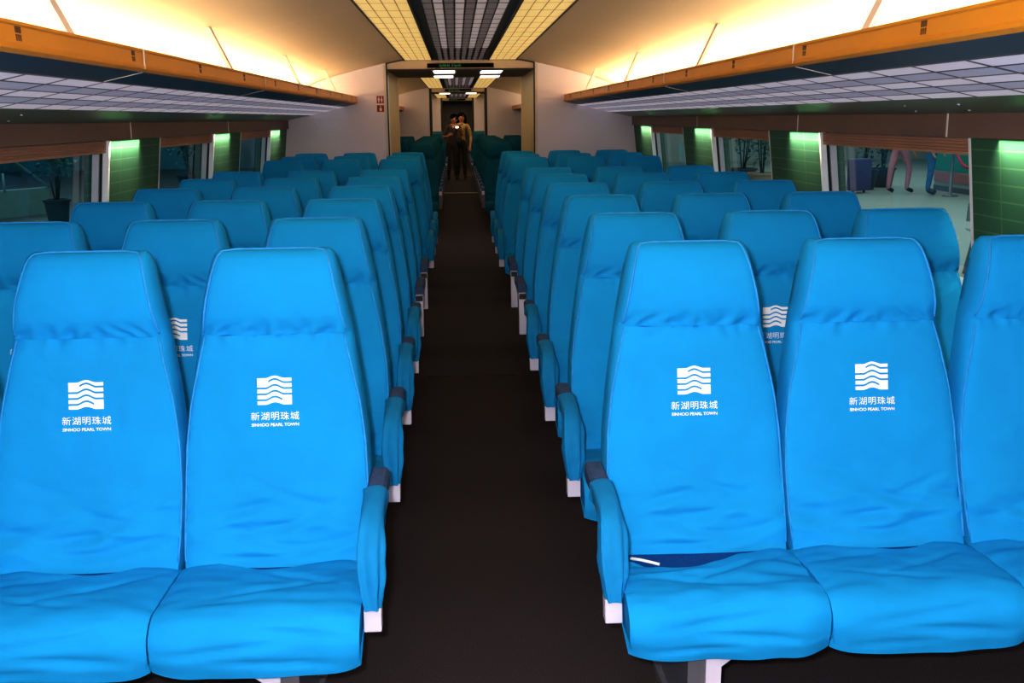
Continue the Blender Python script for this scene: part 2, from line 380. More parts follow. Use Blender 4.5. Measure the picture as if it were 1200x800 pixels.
# prism sweeps along y with (x,z) profile: swap axes so the profile lies in y,z
ARMBODY.v = [(p[1], p[0], p[2]) for p in ARMBODY.v]
ARMBODY = ARMBODY.mesh('arm_bracket', M['white_metal'], bevel=.003)
ARMLOW = MB().prism([(-.456,.292),(-.418,.292),(-.395,.40),(-.385,.47),(-.30,.500),(-.09,.512),(-.09,.520),(-.37,.520),(-.412,.48),(-.440,.40)], -.021, .021)
ARMLOW.v = [(p[1], p[0], p[2]) for p in ARMLOW.v]
ARMLOW = ARMLOW.mesh('arm_bracket_short', M['white_metal'], bevel=.003)
ARMCAPW = MB().box(-.019,.019,-.446,-.430,.47,.520).mesh('arm_cap_white', M['white_metal'], bevel=.002)
ARMCAP = MB().box(-.019,.019,-.442,-.430,.49,.520).mesh('arm_cap', M['black'], bevel=.002)
def pedestal(sx):
    mb = MB().box(-.012*1, .025, -.50, -.46, .0, .22, 0).box(-.055, -.013, -.495, -.20, .0, .22, 1)
    mb.add([(.025,-.49,.22),(.070,-.49,.22),(.025,-.49,.185),(.025,-.46,.22),(.070,-.46,.22),(.025,-.46,.185)], [(0,1,2),(3,5,4),(0,3,4,1),(1,4,5,2),(2,5,3,0)], 0)
    mb.box(-.07,.05,-.53,-.15,.0,.018,1)
    mb.v = [(x-.034, y, z) for x, y, z in mb.v]
    if sx < 0: mb.v = [(-x, y, z) for x, y, z in mb.v]
    return mb.mesh('pedestal', [M['white_metal'], M['grey_metal']])
PED = {1: pedestal(1), -1: pedestal(-1)}

# printed emblem: wavy square and two lines of lettering, laid on the cloth
def emblem_mesh():
    k = .0885/352; mb = MB()
    bump = lambda x: (.5-.5*math.cos(2*PI*min(1, max(0, (x-255)/190)))) if 255 < x < 445 else 0
    N = 64; xs = [170+352*i/N for i in range(N+1)]
    def ivs(x):
        b = bump(x); b = b**.8; top = 165-26*b; bot = 452-26*b; g = [212-36*b, 275-36*b, 338-36*b, 401-36*b]; h = 10.5
        hs = [h if x > 282 else 0, h, h, h if x < 424 else 0]
        e = [top]
        for gi, hi in zip(g, hs): e += [gi-hi, gi+hi]
        return e+[bot]
    for a, b in zip(xs, xs[1:]):
        ea, eb = ivs(a), ivs(b)
        for i in range(0, 10, 2):
            mb.quad((a*k, 0, -ea[i]*k), (b*k, 0, -eb[i]*k), (b*k, 0, -eb[i+1]*k), (a*k, 0, -ea[i+1]*k))
    mb.v = [(x-346*k, y, z+300*k) for x, y, z in mb.v]
    return mb
EM_Z = .797
def lay(verts, zc, off=.0022):
    out = []
    for x, z in verts:
        zz = zc+z*.94; out.append((x, front_y(x, zz)-off, zz))
    return out
mbe = emblem_mesh()
E0 = MB(); E0.v = lay([(p[0], p[2]) for p in mbe.v], EM_Z); E0.f = mbe.f; E0.m = mbe.m
EMBLEM = E0.mesh('wave_emblem', M['white_print'])
def letters(body, width, zc, bold, name, each=False):
    if each:
        bm = bmesh.new()
        for i, ch in enumerate(body):
            m1 = text_mesh(ch, .03, name, M['white_print'], bold=bold)
            cx = [v.co.x for v in m1.vertices]; c = (max(cx)+min(cx))/2; cyy = [v.co.y for v in m1.vertices]; c2 = (max(cyy)+min(cyy))/2
            m1.transform(Matrix.Translation((i*.0315-c, -c2, 0))); bm.from_mesh(m1); bpy.data.meshes.remove(m1)
        me = bpy.data.meshes.new(name); bm.to_mesh(me); bm.free(); me.materials.append(M['white_print'])
    else: me = text_mesh(body, .03, name, M['white_print'], bold=bold)
    xs = [v.co.x for v in me.vertices]; w = max(xs)-min(xs); k = width/w; c = (max(xs)+min(xs))/2
    ys = [v.co.y for v in me.vertices]; cy = (max(ys)+min(ys))/2
    for v in me.vertices:
        x = (v.co.x-c)*k; z = (v.co.y-cy)*k; p = lay([(x, z)], zc, .0030)[0]; v.co = p
    return me
LET_CN = letters('新湖明珠城', .124, EM_Z-.0645, 0., 'chinese_lettering', True)
LET_EN = letters('SINHOO PEARL TOWN', .122, EM_Z-.0865, .0006, 'latin_lettering')

def retint(me, m):
    c = me.copy(); c.name = me.name+'_dark'; c.materials.clear(); c.materials.append(m); return c
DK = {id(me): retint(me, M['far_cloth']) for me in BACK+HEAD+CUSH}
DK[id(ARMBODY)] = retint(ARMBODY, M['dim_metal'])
P_ROW = .8432; Y_A = 2.6993; Y_B = 8.7626
COLX = {'aisle': .55, 'middle': 1.03, 'window': 1.51}
ORD = ['front', 'second', 'third', 'fourth', 'fifth', 'sixth', 'seventh', 'eighth', 'ninth', 'tenth']
cnt = 0
def seat(side, col, y, label, group, sleeve=True, logo=True, slipped=False):
    global cnt
    s = -1 if side == 'left' else 1; cnt += 1; k = cnt % 3; k2 = (cnt*2+1) % 3
    t = empty('train_seat', (s*COLX[col], y, 0)); tag(t, label, 'seat', group)
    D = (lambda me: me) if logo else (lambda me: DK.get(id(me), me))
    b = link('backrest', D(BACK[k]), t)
    if logo: [link('piping', q, b) for q in PIPE_B]
    h = link('headrest', D(HEAD[k2]), t)
    if logo: link('piping', PIPE_H, h)
    if logo:
        link('emblem', EMBLEM, b)['label'] = 'white printed square of waves'
        link('chinese_lettering', LET_CN, b)['label'] = 'white printed Chinese characters'
        link('latin_lettering', LET_EN, b)['label'] = 'white printed capital letters'
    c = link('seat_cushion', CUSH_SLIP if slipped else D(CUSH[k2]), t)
    if slipped:
        tg = MB(); pts = [(-.195,-.287,.378),(-.170,-.300,.3785),(-.145,-.316,.378),(-.128,-.326,.377)]
        tg.tube([(x, y_, z+.004) for x, y_, z in pts], .0042, 6); link('care_tag', tg.mesh('care_tag', M['label'], smooth=True), c)['label'] = 'small white tag at the rear edge'
    link('seat_base', BASE, t)['label'] = 'navy velvet base below the cover'
    link('seat_frame', FRAME, t)
    if col == 'aisle':
        ax = -s*.262
        a = link('armrest', ARMLOW if sleeve else D(ARMBODY), t, (ax, 0, 0)); a['label'] = 'white lacquered bracket'
        link('armrest_pad', PADS if sleeve else PAD, a)['label'] = 'grey blue velvet pad'
        if sleeve: link('armrest_cover', SLEEVE[k], a)['label'] = 'blue gathered cloth sleeve'
        else: link('end_cap', ARMCAP if logo else ARMCAPW, a)
        link('pedestal', PED[s], t)
    return t
for r in range(9):
    y = Y_A+r*P_ROW if r < 6 else Y_B+(r-6)*P_ROW
    for side in ('left', 'right'):
        for col in ('aisle', 'middle', 'window'):
            what = {'aisle': 'aisle seat', 'middle': 'middle seat', 'window': 'window seat'}[col]
            row = 'nearest row' if r == 0 else ORD[r]+' row from the front'
            extra = ' with wave logo' if r < 2 and col != 'window' else ''
            if r == 0 and col == 'aisle' and side == 'right': lab = 'blue covered aisle seat with slipped cushion cover, nearest row right of the aisle'
            else: lab = 'blue covered %s%s, %s, %s of the aisle' % (what, extra, row, side)
            seat(side, col, y, lab, 'blue covered seats in the near saloon', sleeve=r not in (4, 5), slipped=(r == 0 and col == 'aisle' and side == 'right'))
Y_C = 14.36
for r in range(8):
    for side in ('left', 'right'):
        for col in ('aisle', 'middle'):
            if col == 'middle' and r < 3: continue
            seat(side, col, Y_C+r*P_ROW, 'shade-darkened teal %s seat beyond the first doorway, %s row there, %s of the aisle' % (col, ORD[r].replace('front', 'first'), side), 'seats in the second saloon', sleeve=False, logo=False)
Y_D = 23.35
for r in range(6):
    for side in ('left', 'right'):
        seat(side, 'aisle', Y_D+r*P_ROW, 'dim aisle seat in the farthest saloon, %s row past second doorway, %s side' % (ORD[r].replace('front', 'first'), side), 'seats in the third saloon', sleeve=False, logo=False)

# ------------------------------------------------------------------ shell
Y0, YE, YP, Y2, Y2P, Y3, Y3P, Y4 = -1.6, 11.0, 13.2, 21.0, 22.4, 31.0, 32.0, 37.0
HALF = [(0,2.085),(.60,2.083),(.76,2.050),(1.05,1.985),(1.32,1.915),(1.50,1.856),(1.68,1.775),(1.80,1.68),(1.84,1.56)]
def ceil_prof(): return [(-x, z) for x, z in HALF[::-1]]+HALF[1:]
def ceiling(name, y0, y1):
    p = []
    src = ceil_prof()
    out = [(x*1.02, z+.04) for x, z in src]
    mb = MB().prism(src+out[::-1], y0, y1)
    return struct(name, mb.mesh(name, M['ceiling'], smooth=True, angle=.5))
XW = lambda z: 1.82+(1.39-z)*.115
def sidewall(name, s, y0, y1, m):
    mb = MB().box(min(s*1.80, s*1.95), max(s*1.80, s*1.95), y0, y1, 1.39, 1.60)
    return struct(name, mb.mesh(name, m))
struct('floor', MB().box(-2.05,2.05,Y0,Y4,-.06,0).mesh('floor', M['carpet']))
# narrow trims across the aisle floor
struct('trim_1', MB().box(-.262,.262,5.845,5.865,0,.003).mesh('floor_joint', M['joint']))
struct('trim_2', MB().box(-.55,.55,20.96,21.04,0,.006).mesh('threshold', M['strip']))

for nm, a, b in (('ceiling', Y0, YE), ('ceiling_2', YP, Y2), ('ceiling_3', Y2P, Y3), ('ceiling_4', Y3P, Y4)): ceiling(nm, a, b)
def endwall(name, y, w, ztop, th=.06, ymin=None):
    pr = ceil_prof(); mb = MB()
    for s in (-1, 1):
        H = [(s*w, 0)]
        up = [(x, z) for x, z in HALF if x > w]
        zt = lerp_tab(HALF, w)
        poly = [(s*w, 0), (s*w, zt)]+[(s*x, z) for x, z in up]+[(s*1.90, 1.40), (s*1.95, .9), (s*1.98, 0)]
        mb.prism(poly, y, y+th)
    inner = [(x, z) for x, z in pr if abs(x) < w]
    zt = lerp_tab(HALF, w)
    mb.prism([(-w, ztop), (-w, zt)]+inner+[(w, zt), (w, ztop)], y, y+th, 1)
    return struct(name, mb.mesh(name, [M['endwall'], M['header']]))
PW, PZ = .765, 1.980
endwall('wall_end', YE, PW, PZ); endwall('wall_end_2', YP-.06, PW, PZ)
endwall('wall_far', Y2, .55, 1.99); endwall('wall_far_2', Y2P-.06, .55, 1.99)
endwall('wall_farthest', Y3, .46, 1.99); endwall('wall_farthest_2', Y3P-.06, .46, 1.99)
struct('wall_front', MB().box(-1.98,1.98,Y4,Y4+.06,0,2.1).mesh('wall_front', M['dark_far']))
struct('wall_back', MB().box(-1.98,1.98,Y0-.06,Y0,0,2.12).mesh('wall_back', M['endwall']))
def passage(n, y0, y1, w, z, wm):
    for s, sd in ((-1, 'left'), (1, 'right')):
        struct('wall_passage_%s_%d' % (sd, n), MB().box(min(s*w, s*(w+.04)), max(s*w, s*(w+.04)), y0, y1, 0, z).mesh('passage_wall', wm))
    struct('ceiling_passage_%d' % n, MB().box(-w-.04, w+.04, y0, y1, z, z+.03).mesh('passage_soffit', M['soffit']))
passage(1, YE+.06, YP-.06, PW, PZ, M['tan']); passage(2, Y2+.06, Y2P-.06, .55, 1.99, M['dark_far']); passage(3, Y3+.06, Y3P-.06, .46, 1.99, M['dark_far'])
def portal_frame(name, y, w, z0, arch, t=.014, deep=.03):
    mb = MB()
    for s in (-1, 1): mb.box(s*w-t/2, s*w+t/2, y-.012, y, 0, lerp_tab(HALF, w))
    if arch:
        xs = [-w+2*w*i/24 for i in range(25)]
        up = [(x, lerp_tab(HALF, abs(x))-.002) for x in xs]
        mb.prism(up+[(x, z-.012) for x, z in up[::-1]], y-.012, y)
    mb.box(-w, w, y-.010, y, z0-.008, z0+.006)
    return struct(name, mb.mesh(name, M['dark_frame']))
portal_frame('trim_4', YE, PW, PZ, True); portal_frame('trim_5', Y2, .55, 1.99, True, t=.05); portal_frame('trim_6', Y3, .46, 1.99, True, t=.05)
struct('trim_7', MB().box(-.80,-.775,YE-.006,YE,0,2.03).box(.775,.80,YE-.006,YE,0,2.03).mesh('light_edge', M['trimline']))
# dark recess slot on the left reveal
struct('trim_8', MB().box(-PW-.001,-PW+.006,YE+.02,YE+.20,0,PZ-.05).mesh('slot', M['grey_frame']))

# side walls: beam above the windows, pillars, low wall, per saloon
def lower(name, s, y0, y1):
    a, b = XW(.80), XW(0)
    mb = MB().prism([(s*a, .80), (s*(a+.10), .80), (s*(b+.10), 0), (s*b, 0)], y0, y1)
    struct(name, mb.mesh(name, M['lower_wall']))
PIL = {-1: [(.55,1.42),(2.98,3.88),(5.41,6.30),(7.73,8.65),(10.09,11.0)], 1: [(.42,1.30),(2.84,3.73),(5.345,6.20),(7.66,8.60),(10.06,11.0)]}
SD = {-1: 'left', 1: 'right'}
for s in (-1, 1):
    # brown beam, flush with the rack
    beam = MB().prism([(s*1.80,1.392),(s*1.80,1.480),(s*1.84,1.58),(s*1.96,1.58),(s*1.96,1.392)], Y0, YE)
    struct('wall_'+SD[s], beam.mesh('beam', M['brown']))
    lower('wall_%s_2' % SD[s], s, Y0, YE)
    j = MB()
    for y in ((3.88, 5.62, 8.0) if s > 0 else (3.2, 5.69, 8.1)): j.box(min(s*1.797, s*1.80), max(s*1.797, s*1.80), y-.005, y+.005, 1.392, 1.480)
    struct('trim_%d' % (9 if s < 0 else 10), j.mesh('beam_joint', M['trimline']))
    for n, (a, b) in enumerate(PIL[s]):
        zl, zh = .80, 1.39
        pr = [(s*XW(zh), zh), (s*(XW(zh)+.13), zh), (s*(XW(zl)+.13), zl), (s*XW(zl), zl)]
        struct('pillar_%s_%d' % (SD[s], n+1), MB().prism(pr, a, b).mesh('pillar', M['green']))
    struct('wall_%s_3' % SD[s], MB().prism([(s*1.84,1.56),(s*1.86,1.40),(s*XW(0),0),(s*(XW(0)+.08),0),(s*1.95,1.40),(s*1.93,1.56)], YP, Y4).mesh('far_side', M['lower_wall']))
# fill near the camera, before the first pillar
for s in (-1, 1):
    a = PIL[s][0][0]
    struct('wall_%s_4' % SD[s], MB().prism([(s*XW(1.39),1.39),(s*(XW(1.39)+.13),1.39),(s*(XW(.8)+.13),.8),(s*XW(.8),.8)], Y0, a).mesh('blank', M['lower_wall']))

# windows between the pillars
wn = 0
for s in (-1, 1):
    for i, ((a0, a), (b, b1)) in enumerate(zip(PIL[s], PIL[s][1:])):
        wn += 1
        def plate(d0, d1, ya, yb, zl=.80, zh=1.39):
            return [(s*(XW(zh)+d0), zh), (s*(XW(zh)+d1), zh), (s*(XW(zl)+d1), zl), (s*(XW(zl)+d0), zl)], ya, yb
        fr = MB()
        fr.prism(*plate(.0, .030, b-.022, b)); fr.prism(*plate(.0, .030, a, a+.022))
        fr.prism([(s*XW(.83), .83), (s*(XW(.83)+.09), .83), (s*(XW(.80)+.09), .80), (s*XW(.80), .80)], a, b)
        o = struct('window_%d' % wn, fr.mesh('window_frame', M['white_frame']))
        g = MB().prism(*plate(.032, .044, b-.022, b-.001)).prism(*plate(.032, .044, a+.001, a+.022)); link('gasket', g.mesh('gasket', M['black']), o)
        g2 = MB().prism(*plate(.046, .080, b-.030, b-.001)).prism(*plate(.046, .080, a+.001, a+.030)); link('outer_frame', g2.mesh('outer_frame', M['grey_frame']), o)
        gl = MB(); zl, zh = .80, 1.39; d = .088
        gl.quad((s*(XW(zh)+d), a, zh), (s*(XW(zl)+d), a, zl), (s*(XW(zl)+d), b, zl), (s*(XW(zh)+d), b, zh))
        link('glass_pane', gl.mesh('glass', M['glass_l'] if s < 0 else M['glass_r']), o)
        # roller blind, drawn up
        bl = MB(); x0 = XW(1.39)+.012
        for k in range(4):
            zt = 1.388-k*.012; bl.prism([(s*(x0+.001*k), zt), (s*(x0+.034), zt), (s*(x0+.034), zt-.011), (s*(x0+.004+.001*k), zt-.011)], a+.006, b-.024)
        me = bl.mesh('blind_fold', M['blind'])
        near = ['nearest', 'second', 'third', 'fourth']
        if i > 0:
            root = link('roller_blind', me)
            lab = 'brown roller blind drawn up at the top of the %s %s window' % (SD[s], ['', 'nearest', 'middle', 'farthest'][i])
            tag(root, lab, 'blind', 'roller blinds over the windows')
            bar = MB().prism([(s*(x0+.006), 1.3395), (s*(x0+.030), 1.3395), (s*(x0+.030), 1.328), (s*(x0+.006), 1.328)], a+.008, b-.026)
            link('bottom_bar', bar.mesh('blind_bar', M['blind']), root)

# ------------------------------------------------------------------ luggage racks
def rack(s, y0, y1, label, detail=True):
    t = empty('luggage_rack', (s*1.085, (y0+y1)/2, 1.64)); tag(t, label, 'luggage rack')
    off = Vector((-s*1.085, -(y0+y1)/2, -1.64))
    def part(name, mb, m, parent=None, **kw):
        mb.v = [tuple(Vector(p)+off) for p in mb.v]
        return link(name, mb.mesh(name, m, **kw), parent or t)
    und = lambda x: 1.640-(x-1.085)*(.165/.735)
    rail = MB().prism([(s*(1.085+a), 1.64+b) for a, b in ((.0,.0),(-.010,.010),(-.011,.018),(-.006,.024),(-.004,.062),(-.008,.066),(-.006,.074),(.004,.075),(.014,.070),(.014,.0))], y0, y1)
    r = part('front_rail', rail, M['orange'])
    u = MB()
    u.prism([(s*1.085, 1.640), (s*1.21, und(1.21)), (s*1.21, und(1.21)+.02), (s*1.085, 1.66)], y0, y1, 0)
    u.prism([(s*1.21, und(1.21)+.004), (s*1.578, und(1.578)+.004), (s*1.578, und(1.578)+.02), (s*1.21, und(1.21)+.02)], y0, y1, 0)
    u.prism([(s*1.578, und(1.578)), (s*1.82, und(1.82)), (s*1.82, und(1.82)+.02), (s*1.578, und(1.578)+.02)], y0, y1, 1)
    part('shelf', u, [M['rack_dark'], M['rack_green']])
    if not detail: return t
    g = MB(); L = .3135; rows = 5; w = (1.574-1.214)/rows
    y = 3.535-L*math.floor((3.535-y0)/L); k = 0
    while y < y1-.02:
        ya, yb = y+.012, min(y+L-.012, y1)
        for i in range(rows):
            xa, xb = 1.214+w*i+.005, 1.214+w*(i+1)-.005
            g.quad((s*xa, ya, und(xa)-.001), (s*xb, ya, und(xb)-.001), (s*xb, yb, und(xb)-.001), (s*xa, yb, und(xa)-.001), 0 if i % 2 == 0 or i == 1 and False else (1 if i in (1, 3) else 0))
        y += L
    part('frosted_panel', g, [M['frost'], M['frost2']], fix=False)
    yv = 2.545-.875*2
    while yv < y1-.1:
        if yv > y0:
            v = MB()
            for i in range(3):
                for j in range(2): v.box(min(s*1.079, s*1.0815), max(s*1.079, s*1.0815), yv-.016+i*.0115, yv-.016+i*.0115+.008, 1.669+j*.018, 1.669+j*.018+.015)
            part('vent_grille', v, M['vent'], r)
        yv += .8755
    for yj in (1.33, 3.52, 5.71, 7.9, 10.09):
        jn = MB().box(min(s*1.0735, s*1.0765), max(s*1.0735, s*1.0765), yj-.003, yj+.003, 1.650, 1.712)
        jn.prism([(s*1.085, 1.638), (s*1.21, und(1.21)-.002), (s*1.21, und(1.21)), (s*1.085, 1.640)], yj-.003, yj+.003)
        part('joint_strip', jn, M['trimline'])
    for yj in (.88, 3.12, 5.30, 7.59, 9.85):
        st = MB().add([(s*1.125, yj-.028, 1.66), (s*1.140, yj-.028, 1.66), (s*1.275, yj-.028, 1.925), (s*1.255, yj-.028, 1.930),
                       (s*1.125, yj+.028, 1.66), (s*1.140, yj+.028, 1.66), (s*1.275, yj+.028, 1.925), (s*1.255, yj+.028, 1.930)],
                      [(0,1,2,3),(4,7,6,5),(0,4,5,1),(1,5,6,2),(2,6,7,3),(3,7,4,0)])
        part('support_strut', st, M['strut'])
    for x, yj in ((1.75, 3.62), (1.66, 3.52), (1.75, 4.05), (1.66, 3.95)):
        part('screw_head', MB().ball((s*x, yj, und(x)-.001), .006, .006, .003, 8), M['white_metal'], smooth=True)
    return t
rack(-1, -1.0, YE, 'long luggage rack with orange front rail along the left wall of the near saloon')
rack(1, -1.0, YE, 'long luggage rack with orange front rail along the right wall of the near saloon')
rack(-1, YP, Y2, 'luggage rack end glimpsed beyond the first doorway on the left', False)
rack(1, YP, Y2, 'luggage rack end glimpsed beyond the first doorway on the right', False)

# ------------------------------------------------------------------ ceiling lights and grille
def ceiling_strip(s, y0, y1, label):
    t = empty('ceiling_light', (s*.432, (y0+y1)/2, 2.08)); tag(t, label, 'ceiling light', 'warm ceiling light strips')
    off = Vector((-s*.432, -(y0+y1)/2, -2.08)); xa, xb = .292, .574
    def part(name, mb, m, **kw):
        mb.v = [tuple(Vector(p)+off) for p in mb.v]; return link(name, mb.mesh(name, m, **kw), t)
    part('diffuser', MB().box(min(s*xa, s*xb), max(s*xa, s*xb), y0, y1, 2.072, 2.080), M['warm_diff'])
    ln = MB()
    for i in range(1, 4):
        x = xa+(xb-xa)*i/4; ln.box(s*x-.0022, s*x+.0022, y0, y1, 2.0705, 2.072)
    y = y0
    while y < y1:
        ln.box(min(s*xa, s*xb), max(s*xa, s*xb), y-.0006, y+.0006, 2.0705, 2.072); y += .38
    part('divider_line', ln, M['diff_line'])
    fr = MB().box(s*xb-.006, s*xb+.006, y0, y1, 2.066, 2.085).box(s*xa-.006, s*xa+.006, y0, y1, 2.066, 2.085)
    part('frame', fr, M['slat_dark'])
def grille(y0, y1, label):
    t = empty('ceiling_grille', (0, (y0+y1)/2, 2.08)); tag(t, label, 'ceiling grille')
    off = Vector((0, -(y0+y1)/2, -2.08))
    def part(name, mb, m, **kw):
        mb.v = [tuple(Vector(p)+off) for p in mb.v]; return link(name, mb.mesh(name, m, **kw), t)
    part('backing', MB().box(-.284,.284,y0,y1,2.074,2.083), M['slat_dark'])
    w = .0575; x0 = -.230; a = MB(); b = MB()
    yc = y1-1.9 if y1-y0 > 5 else y1
    for i in range(8):
        xa = x0+i*w
        (b if i % 2 == 0 else a).box(xa+.005, xa+w-.005, y0, yc, 2.070, 2.0745)
        if yc < y1: b.box(xa+.012, xa+w-.012, yc+.01, y1, 2.070, 2.0745)
    part('frosted_strip', a, M['slat_light']); part('grey_strip', b, M['slat_mid'])
    c = MB(); y = y0
    k = 0
    while y < y1:
        th = .009 if k % 8 == 0 else .0015
        c.box(-.232,.232,y-th,y+th,2.068,2.0705); y += .30; k += 1
    c.box(-.2325,-.2295,y0,y1,2.0675,2.0705).box(.2295,.2325,y0,y1,2.0675,2.0705)
    part('cross_grid', c, M['slat_dark'])
for a, b, w in ((Y0, YE, 'the near saloon'), (YP, Y2, 'the second saloon'), (Y2P, Y3, 'the third saloon')):
    ceiling_strip(-1, a, b, 'warm lit ceiling strip left of the centre grille in '+w)
    ceiling_strip(1, a, b, 'warm lit ceiling strip right of the centre grille in '+w)
    grille(a, b, 'grey slatted ceiling grille between the warm strips in '+w)
# ceiling cross joints
jn = MB()
for y in (1.6, 5.95):
    for s in (-1, 1):
        pts = [(s*x, z-.001) for x, z in HALF if x >= .6 and x < 1.6]
        for p, q in zip(pts, pts[1:]): jn.add([(p[0], y-.004, p[1]), (q[0], y-.004, q[1]), (q[0], y+.004, q[1]), (p[0], y+.004, p[1])], [(0,1,2,3)])
struct('trim_11', jn.mesh('ceiling_joint', M['trimline']))

# LED boards over the doorways
def led(y, w, z, text, label, size):
    t = empty('led_sign', (0, y, z)); tag(t, label, 'led sign', 'led signs over the doorways')
    link('housing', MB().box(-w-.016, w+.016, -.018, 0, -.028, .028).mesh('led_housing', M['header'], bevel=.003), t)
    link('display', MB().box(-w, w, -.021, -.017, -.0225, .0225).mesh('led_display', M['led_black']), t)
    me = text_mesh(text, size, 'led_text', M['led_green'], bold=.0004)
    link('lettering', me, t, (-w*.32, -.0225, 0), (PI/2, 0, 0))['label'] = 'green lit digits'
led(YE-.001, .345, 2.0165, '16:58:46  0 km/h', 'black led sign with faint green digits over the nearest doorway', .034)
led(Y2-.001, .26, 2.03, '16:58:46  0 km/h', 'black led sign with green digits over the second doorway', .034)
led(Y3-.001, .24, 2.02, '16:58:46  0 km/h', 'small black led sign over the farthest doorway', .034)
# passage lamps
for n, (x, y, dy) in enumerate([(-.24+.066, 11.45, .30), (.325+.01, 11.55, .30), (-.26+.066, 12.75, .26), (.36, 12.80, .26)]):
    t = empty('passage_light', (x, y, PZ)); tag(t, 'white rectangular light in the first doorway ceiling, %s %s' % ('left' if x < 0 else 'right', 'front' if n < 2 else 'rear'), 'ceiling light', 'lights in the doorway ceiling')
    link('frame', MB().box(-.128,.128,-dy,dy,-.006,0).mesh('lamp_frame', M['header']), t)
    link('diffuser', MB().box(-.112,.112,-dy+.015,dy-.015,-.012,-.005).mesh('lamp_diffuser', M['lamp_white']), t)
for n, x in enumerate((-.27, .27)):
    t = empty('passage_light', (x, 21.7, 1.99)); tag(t, 'white light in the second doorway ceiling, %s' % ('left' if x < 0 else 'right'), 'ceiling light', 'lights in the doorway ceiling')
    link('frame', MB().box(-.12,.12,-.36,.36,-.006,0).mesh('lamp_frame2', M['header']), t)
    link('diffuser', MB().box(-.105,.105,-.33,.33,-.012,-.005).mesh('lamp_diffuser2', M['lamp_white']), t)

# red pictogram signs on the end wall
def pictogram(x, z, h, figs, label):
    t = empty('pictogram_sign', (x, YE, z)); tag(t, label, 'sign', 'red pictogram signs on the end wall')
    link('plate', MB().box(-.042,.042,-.006,0,-h/2,h/2).mesh('sign_plate', M['sign_white']), t)['label'] = 'pale sign border'
    link('field', MB().box(-.036,.036,-.0075,-.005,-h/2+.006,h/2-.006).mesh('sign_field', M['sign_red']), t)['label'] = 'dark red sign field'
    for fx, kind in figs:
        mb = MB(); k = h/.085
        ring = [(fx+.0062*math.cos(a*PI/6), -.0085, .0235*k+.0062*math.sin(a*PI/6)) for a in range(12)]; mb.add(ring, [tuple(range(12))])
        if kind == 'm': P = [(-.010,.014),(.010,.014),(.010,-.006),(.006,-.006),(.005,-.030),(-.005,-.030),(-.006,-.006),(-.010,-.006)]
        elif kind == 'w': P = [(-.006,.014),(.006,.014),(.012,-.012),(.005,-.012),(.005,-.030),(-.005,-.030),(-.005,-.012),(-.012,-.012)]
        else: P = [(-.008,.012),(.008,.012),(.014,-.010),(.010,-.028),(-.010,-.028),(-.014,-.010)]
        mb.add([(fx+a, -.0085, b*k) for a, b in P], [tuple(range(len(P)))])
        link('figure', mb.mesh('sign_figure', M['sign_white']), t)['label'] = 'pale standing figure symbol'
xs = -.775-.066
pictogram(xs, 1.680, .088, [(-.015, 'm'), (.015, 'w')], 'upper red sign with two pale figures, on end wall left of the doorway')
pictogram(xs, 1.590, .080, [(.002, 'b')], 'lower red sign with one pale figure, on end wall left of the doorway')

# ------------------------------------------------------------------ people (skin-modifier bodies)
def human(name, label, joints, edges, radii, regions, mats, loc, rz, hair=None, eyes=True, head='head'):
    names = list(joints); idx = {n: i for i, n in enumerate(names)}
    me = bpy.data.meshes.new('body'); me.from_pydata([joints[n] for n in names], [(idx[a], idx[b]) for a, b in edges], [])
    o = bpy.data.objects.new('tmp', me); C.objects.link(o)
    sk = o.modifiers.new('skin', 'SKIN'); sk.use_smooth_shade = True
    for n in names:
        r = radii[n]; r = r if isinstance(r, tuple) else (r, r); me.skin_vertices[0].data[idx[n]].radius = r
        me.skin_vertices[0].data[idx[n]].use_root = (n == 'pelvis')
    ss = o.modifiers.new('sub', 'SUBSURF'); ss.levels = 1; ss.render_levels = 1
    dg = bpy.context.evaluated_depsgraph_get(); dg.update()
    m2 = bpy.data.meshes.new_from_object(o.evaluated_get(dg)); bpy.data.objects.remove(o); m2.name = name
    m2.materials.clear()
    for m in mats: m2.materials.append(m)
    # colour by nearest bone
    segs = [(Vector(joints[a]), Vector(joints[b]), regions.get(b, regions.get(a, 0))) for a, b in edges]
    for p in m2.polygons:
        c = p.center; best = None
        for a, b, r in segs:
            d = b-a; t = max(0, min(1, (c-a).dot(d)/max(1e-9, d.length_squared))); q = (a+d*t-c).length
            if best is None or q < best[0]: best = (q, r)
        p.material_index = best[1]; p.use_smooth = True
    body = link('person', m2, None, loc, (0, 0, rz)); tag(body, label, 'person')
    H = Vector(joints[head])
    if hair: 
        hm = hair(H); link('hair', hm, body)
    if eyes:
        e = MB()
        for s in (-1, 1): e.ball((H.x+s*.033, H.y-.096, H.z+.012), .0085, .006, .005, 8)
        link('eyes', e.mesh('eyes', M['black'], smooth=True), body)
        mo = MB().ball((H.x, H.y-.094, H.z-.062), .024, .008, .006, 8); link('mouth', mo.mesh('mouth', LIP, smooth=True), body)
    return body
SKIN = mat('skin', (.55, .26, .15), .55, var=.05, vscale=20); LIP = mat('lip', (.35, .07, .06), .5, var=.05)
HAIR = mat('black_hair', (.006, .004, .004), .8, var=.2, vscale=60, spec=.05)
PLAID = mat('plaid_shirt', (.50, .34, .13), .8, var=.35, vscale=16); ORANGE = mat('rust_top', (.38, .09, .04), .8, var=.15, vscale=20)
GREYTOP = mat('grey_top', (.20, .17, .14), .85, var=.2, vscale=20); DARKTR = mat('dark_trousers', (.030, .024, .020), .9, var=.2, vscale=12)
SHOE = mat('dark_shoe', (.012, .010, .010), .5, var=.1); JACKET = mat('dark_jacket', (.050, .032, .035), .85, var=.2, vscale=14)
